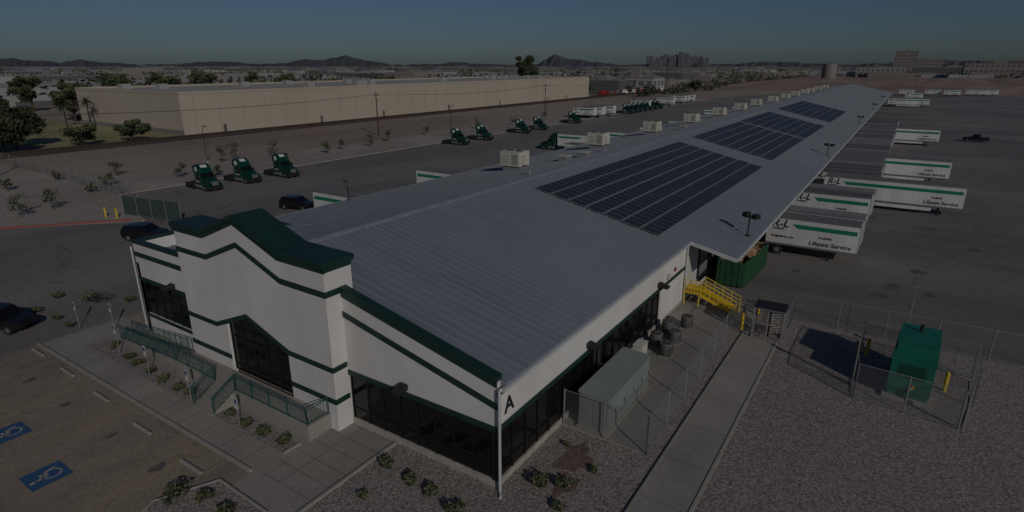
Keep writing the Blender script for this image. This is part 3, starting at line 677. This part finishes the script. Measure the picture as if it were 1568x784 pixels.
# entrance landing, ramp, railings
b=MB()
b.box(-23.5,-10.4,-2.5,-1.0,0,.9,'conc');
b.prism([(-32,0),(-23.5,0),(-23.5,.9),(-32,.06)],-2.1,-1.0,'conc')
for i in range(5): b.box(-18.9,-17.0,-2.5-.3*(i+1),-2.5-.3*i,0,.9-.17*(i+1)+.02,'conc')
b.obj('entrance_landing_and_ramp')
def railing(name,pts,h=1.07,pk=.16):
    b=MB()
    for p,q in zip(pts[:-1],pts[1:]):
        p=Vector(p);q=Vector(q);L=(q-p).length;n=max(1,round(L/1.5))
        for i in range(n+1): c=p.lerp(q,i/n);b.cyl(c,c+Vector((0,0,h)),.03,'teal',6)
        for hh in (h,h-.15,.12): b.cyl(p+Vector((0,0,hh)),q+Vector((0,0,hh)),.028,'teal',6)
        m=int(L/pk)
        for i in range(m): c=p.lerp(q,(i+.5)/m);b.cyl(c+Vector((0,0,.12)),c+Vector((0,0,h-.15)),.011,'teal',4)
    return b.obj(name)
railing('entrance_railing',[(-32,-1.95,.05),(-23.5,-2.4,.9),(-18.95,-2.45,.9),(-18.95,-3.9,.1)])
railing('entrance_railing',[(-16.9,-3.9,.1),(-16.9,-2.45,.9),(-10.45,-2.45,.9),(-10.45,-1.05,.9)])
railing('entrance_railing',[(-32,-1.1,.05),(-24.2,-1.1,.85)])
# ---------------------------------------------------------------- rail line
b=MB();b.prism([(-154.2,-.02),(-145.8,-.02),(-148.0,.5),(-151.7,.5)],-80,1200,'ballast')
for x in (-150.6,-149.1): b.box(x-.07,x+.07,-80,1200,.62,.80,'rail')
for i in range(700): b.box(-151.2,-148.5,-60+i*.9,-59.75+i*.9,.5,.62,'wood')
b.obj('railroad_track')
tops=[]
for x,y in ((-112,12),(-110.5,101),(-110,193),(-109.5,285),(-109,380),(-108.5,470),(-114,-60)):
    b=MB();b.cyl((0,0,0),(0,0,12),.19,'wood',8,.12);b.box(-1.2,1.2,-.06,.06,11,11.15,'wood')
    b.box(-.9,.9,-.06,.06,9.9,10.02,'wood')
    for s in (-1.05,-.4,.4,1.05): b.cyl((s,0,11.15),(s,0,11.35),.04,'galv',6)
    b.obj('utility_pole',(x,y,0));tops.append((x,y))
tops.sort(key=lambda t:t[1]);b=MB()
for (x0,y0),(x1,y1) in zip(tops[:-1],tops[1:]):
    for s in (-1.05,1.05,.4):
        pr=None
        for k in range(9):
            t=k/8;p=(x0+(x1-x0)*t+s,y0+(y1-y0)*t,11.35-1.6*4*t*(1-t)*.8)
            if pr: b.cyl(pr,p,.022,'dark',4)
            pr=p
b.obj('overhead_wires')
# ---------------------------------------------------------------- beige warehouse
wh=empty('beige_warehouse')
b=MB();b.box(-222,-158,72,330,0,11.2,'beige');b.obj('walls',parent=wh)
b=MB();b.box(-221.5,-158.5,72.5,329.5,11.2,11.25,'whroof')
for x0,x1,y0,y1 in ((-222.1,-157.9,71.9,72.4),(-222.1,-157.9,329.6,330.1),(-222.1,-221.6,72.4,329.6),(-158.4,-157.9,72.4,329.6)): b.box(x0,x1,y0,y1,11.2,11.9,'beige')
for i in range(22): x,y=U(-215,-165),U(80,320);b.box(x-1.5,x+1.5,y-1.5,y+1.5,11.25,12.9,'cityw')
b.obj('roof_parapet',parent=wh)
b=MB()
for i in range(34): y=76+i*7.6;b.box(-157.99,-157.95,y-.03,y+.03,0,11.2,'cityd')
for i in range(8): x=-216+i*8;b.box(x-.03,x+.03,71.93,71.99,0,11.2,'cityd')
for y in (84,120,150,190,230,300): b.box(-157.99,-157.9,y,y+1,0,2.2,'cityb')
b.box(-222,-158,71.9,71.97,0,1.2,'cityd')
b.obj('panel_joints_and_doors',parent=wh)
# ---------------------------------------------------------------- plants
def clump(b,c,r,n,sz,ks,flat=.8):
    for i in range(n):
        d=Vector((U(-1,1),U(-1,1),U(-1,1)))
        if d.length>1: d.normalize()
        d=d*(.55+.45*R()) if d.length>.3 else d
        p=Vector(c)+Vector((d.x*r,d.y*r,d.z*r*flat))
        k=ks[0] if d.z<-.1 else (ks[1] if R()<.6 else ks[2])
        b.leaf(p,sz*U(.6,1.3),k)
def tree(name,x,y,h,r,n=2200,sz=.35,ks=('leafd','leafm','leafl'),trunk=.3,nc=14):
    b=MB();base=h*.28
    b.cyl((0,0,0),(U(-.2,.2),U(-.2,.2),base),trunk,'bark',8,trunk*.7)
    for i in range(nc):
        t=U(0,6.28);rr=r*U(.15,.75);z=base+(h-base)*U(.12,.85);rr*=1.1-.5*abs((z-base)/(h-base)-.4)
        c=(rr*math.cos(t),rr*math.sin(t),z)
        b.cyl((0,0,base*U(.7,1)),c,trunk*.45,'bark',5,trunk*.1)
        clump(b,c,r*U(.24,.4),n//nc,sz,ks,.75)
    return b.obj(name,(x,y,0))
def bush(name,x,y,h,r,n=260,sz=.09,ks=('leafd','leafm','leafy'),z=0):
    b=MB()
    for i in range(7):
        t=U(0,6.28);b.cyl((0,0,0),(r*.6*math.cos(t),r*.6*math.sin(t),h*.7),.02,'bark',4,.008)
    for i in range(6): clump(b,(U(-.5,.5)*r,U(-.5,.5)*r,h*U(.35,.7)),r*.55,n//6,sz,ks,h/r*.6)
    return b.obj(name,(x,y,z))
for x,y,s in ((-5.4,-1.7,.5),(-3.8,-1.9,.42),(-2.4,-2.0,.42),(-.7,-2.3,.5),(1.7,1.3,.6),(2.5,1.9,.5),(3.3,3.6,.25),(1.2,4.6,.22),(4.2,.2,.25),(3.0,.4,.3),(-4.8,-3.9,.3),(-14.4,-3.4,.45),(-13,-3.3,.5),(-11.3,-3.3,.42),(-16.2,-3.3,.35),(-20.3,-3.4,.4),(-21.5,-3.5,.4),(-23.3,-3.4,.4),(-25,-3.3,.36),(-26.8,-3.2,.4),(-28.3,-3.1,.36),(-31,-2.9,.4),(-40,-3.0,.4),(-41,.2,1.2),(-37.5,-3,.4),(-39,2,.5),(-43,-3.2,.45),(-45,-1,.5),(-12,-8.7,.8),(-10.8,-8,.45),(-9,-8.2,.5),(-9.6,-10,.6)):
    bush('desert_shrub',x,y,s*1.1,s*1.05,420,.075)
for x,y,h in ((-101.7,48.7,4),(-103.7,52.5,4),(-95,69.7,3.2),(-94.7,83,3.5),(-92.6,35.5,2.8),(-83,12.5,3.2),(-82,8.5,3.5),(-95,24.6,2.5),(-100.5,60,3.8),(-97,76,3.0),(-99,93,3.3),(-88.5,40,2.2),(-104,30,3),(-90,55,2.6),(-101,110,3),(-99,132,3.4),(-97,150,3),(-100,175,3),(-99,200,3),(-92,21,1.6),(-104,14,2),(-98,-2,2.5),(-108,22,1.8)):
    b=MB();b.cyl((0,0,0),(.1,0,h*.6),.05,'bark',5,.03)
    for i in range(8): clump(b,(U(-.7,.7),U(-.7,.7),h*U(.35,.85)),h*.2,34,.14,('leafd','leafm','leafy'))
    b.obj('young_desert_tree',(x,y,0))
tree('shade_tree',-156,28,9.5,7,5200,.36,('leafd','leafd','leafm'),.5,22);tree('shade_tree',-151,21,7.5,6,3600,.34,('leafd','leafd','leafm'),.4,18)
tree('shade_tree',-165,35,10,7,3600,.4,('leafd','leafd','leafm'),.5,18);tree('shade_tree',-160,24,9,7,3000,.4,('leafd','leafd','leafm'),.5,18)
tree('olive_tree',-155.5,45,4.8,4.8,2600,.3,('leafd','leafm','leafy'),.25,14);tree('olive_tree',-154,56,6.2,4.6,3000,.3,('leafd','leafm','leafl'),.3,14)
tree('shade_tree',-232,74,14,6,3200,.5,('leafd','leafm','leafl'),.4,16);tree('shade_tree',-262,60,15,8,3200,.55,('leafd','leafm','leafm'),.4,16)
for x,y,h in ((-246,82,13),(-250,118,16),(-262,140,17),(-258,165,16),(-268,190,15),(-244,100,14),(-280,110,16),(-252,205,14),(-300,85,15),(-320,60,15)):
    tree('shade_tree',x,y,h,U(7,10),1700,.65,trunk=.4)
tree('eucalyptus_tree',-238,383,27,10,5000,.7,('leafd','leafd','leafm'),.6,26)
tree('shade_tree',-252,250,15,5,1500,.6,trunk=.4);tree('shade_tree',-120,430,9,6,1500,.5)
def palm(x,y,h):
    b=MB();b.cyl((0,0,0),(0,0,h),.28,'bark',8,.2)
    for i in range(34):
        t=U(0,6.28);e=U(-.9,1.1);L=2.4;pr=Vector((0,0,h))
        for k in range(5):
            s=(k+1)/5;p=Vector((math.cos(t)*L*s*math.cos(e*.6),math.sin(t)*L*s*math.cos(e*.6),h+L*s*math.sin(e)-1.3*s*s))
            n=Vector((-math.sin(t),math.cos(t),0))*.32*(1-s*.6)
            b.add([pr-n,pr+n,p+n*.8,p-n*.8],[(0,1,2,3)],'leafm' if e>0 else 'leafd');pr=p
    b.obj('palm_tree',(x,y,0))
palm(-206,68,8.5);palm(-213,64,7)
# ---------------------------------------------------------------- distance
b=MB();tb=MB()
def blocked(x,y):
    if x>-160 and y<1000: return True
    if -240<x<-100 and y<345: return True
    if -330<x<-150 and y<120: return True
    return False
def fartree(x,y,h,r,n,k):
    for i in range(n):
        p=(x+U(-1,1)*r,y+U(-1,1)*r,h*U(.15,1));tb.leaf(p,U(.8,1.7)*max(1,h/9),k)
for i in range(1300):
    d=math.exp(U(math.log(330),math.log(7000)));x0=U(-250,1850);x,y=polar(x0,d)
    if blocked(x,y): continue
    sx_,sy_=U(12,50)*(1+d/4000),U(15,70)*(1+d/4000);h=U(5,9) if R()<.94 else U(9,14)
    if blocked(x+sx_,y-sy_): continue
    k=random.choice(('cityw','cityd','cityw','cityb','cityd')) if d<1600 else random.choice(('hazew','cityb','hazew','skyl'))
    b.box(x-sx_/2,x+sx_/2,y-sy_/2,y+sy_/2,-.1,h,k)
    if d<1500:
        b.box(x-sx_/2+.5,x+sx_/2-.5,y-sy_/2+.5,y+sy_/2-.5,h,h+.1,'cityw')
        for q in range(4): a,c=x+U(-.4,.4)*sx_,y+U(-.4,.4)*sy_;b.box(a-1,a+1,c-1,c+1,h+.1,h+1.6,'cityd')
        b.box(x+sx_/2+.01,x+sx_/2+.05,y-sy_/4,y+sy_/4,0,h*.5,'cityb')
b.obj('distant_city_buildings')
for i in range(3600):
    d=math.exp(U(math.log(300),math.log(6000)));x,y=polar(U(-250,1850),d)
    if blocked(x,y): continue
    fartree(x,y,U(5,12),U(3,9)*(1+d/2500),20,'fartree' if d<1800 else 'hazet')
for i in range(60):
    fartree(U(-145,-118),U(340,900),U(3,7),U(2,4),20,'fartree')
tb.obj('distant_trees')
def fb(name,x,d,wd,dp,h,k,rows=3,cols=10):
    px,py=polar(x,d);b=MB();b.box(-wd/2,wd/2,-dp/2,dp/2,0,h,k);b.box(-wd/2-.3,wd/2+.3,-dp/2-.3,dp/2+.3,h,h+.6,'cityd')
    for r in range(rows):
        z=h*(r+.35)/rows
        for c in range(cols):
            xx=-wd/2+wd*(c+.2)/cols;b.box(xx,xx+wd/cols*.6,-dp/2-.06,-dp/2-.01,z,z+h/rows*.4,'cityb')
        for c in range(max(2,cols//2)):
            yy=-dp/2+dp*(c+.2)/(cols//2);b.box(wd/2+.01,wd/2+.06,yy,yy+dp/cols,z,z+h/rows*.4,'cityb')
    b.box(-wd*.1,wd*.1,-2,3,h+.6,h+3.5,'cityd')
    b.obj(name,(px,py,0),math.radians(0))
fb('office_block',1385,1300,34,30,42,'cityd',8,6);fb('low_office_block',1412,1350,60,30,28,'cityd',5,10)
fb('industrial_building',1465,1200,110,40,15,'cityb',2,14);fb('industrial_building',1530,1100,80,40,21,'cityd',3,14);fb('industrial_building',1350,1200,70,30,14,'cityw',2,10)
fb('industrial_building',1570,1250,120,50,25,'cityb',3,14)
fb('dark_roof_shop',925,430,34,26,9,'cityb',1,5);fb('dark_roof_shop',975,520,40,26,9,'cityw',1,6)
px,py=polar(1271,900);b=MB();b.cyl((0,0,0),(0,0,20),8.5,'cityd',28);b.cyl((0,0,20),(0,0,22),8.5,'cityd',28,1);b.obj('storage_tank',(px,py,0))
for i in range(9):
    x,y=polar(925+i*11,400+i*6);b=MB();b.box(-1.2,1.2,-3,3,1,3.2,random.choice(('trwhite','red','cityb','trwhite')));b.box(-1.1,1.1,-4.6,-3.1,.8,2.5,'red');
    for s in (-1,1):
        for q in (-3.8,1.8): b.cyl((s*1.15,q,.5),(s*.8,q,.5),.5,'tire',10)
    b.box(-1,1,-4.62,-4.6,1.7,2.3,'glass');b.obj('box_truck',(x,y,0),U(-.5,.5))
# downtown skyline
b=MB()
for i in range(46):
    x0=990+ (i/46)*95+U(-2,2);c=1-abs(x0-1040)/60;h=U(30,70)+ (80*max(0,c))*R()
    if R()<.25: h+=25
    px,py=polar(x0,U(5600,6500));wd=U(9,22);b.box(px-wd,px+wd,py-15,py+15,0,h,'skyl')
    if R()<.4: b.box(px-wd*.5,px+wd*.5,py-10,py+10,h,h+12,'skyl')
b.obj('downtown_skyline')
px,py=polar(601,900);b=MB();b.cyl((0,0,0),(0,0,34),.6,'galv',8,.2);b.obj('radio_mast',(px,py,0))
# mountains
def hills(name,D,prof,k,base=25,rough=12):
    b=MB();n=420;A=[]
    for i in range(n+1):
        x=-500+ i*(2700/n);h=base
        for (c,wl,wr,hh) in prof:
            wdt=wl if x<c else wr
            t=max(0,1-abs(x-c)/wdt);h=max(h,base+hh*t**1.15)
        h+=rough*(math.sin(x*.11)+math.sin(x*.31+1)*.6+math.sin(x*.73)*.4)*.5+U(-3,3)
        px,py=polar(x,D);qx,qy=polar(x,D-900-150*math.sin(x*.2));rx,ry=polar(x,D+1500)
        mx,my=polar(x,D-420+90*math.sin(x*.43))
        A.append([(qx,qy,-5),(mx,my,max(5,h*.5+U(-8,8))),(px,py,max(6,h)),(rx,ry,-5)])
    vs=[p for a in A for p in a];fs=[]
    for i in range(n):
        for j in range(3): o=i*4+j;fs.append((o,o+4,o+5,o+1))
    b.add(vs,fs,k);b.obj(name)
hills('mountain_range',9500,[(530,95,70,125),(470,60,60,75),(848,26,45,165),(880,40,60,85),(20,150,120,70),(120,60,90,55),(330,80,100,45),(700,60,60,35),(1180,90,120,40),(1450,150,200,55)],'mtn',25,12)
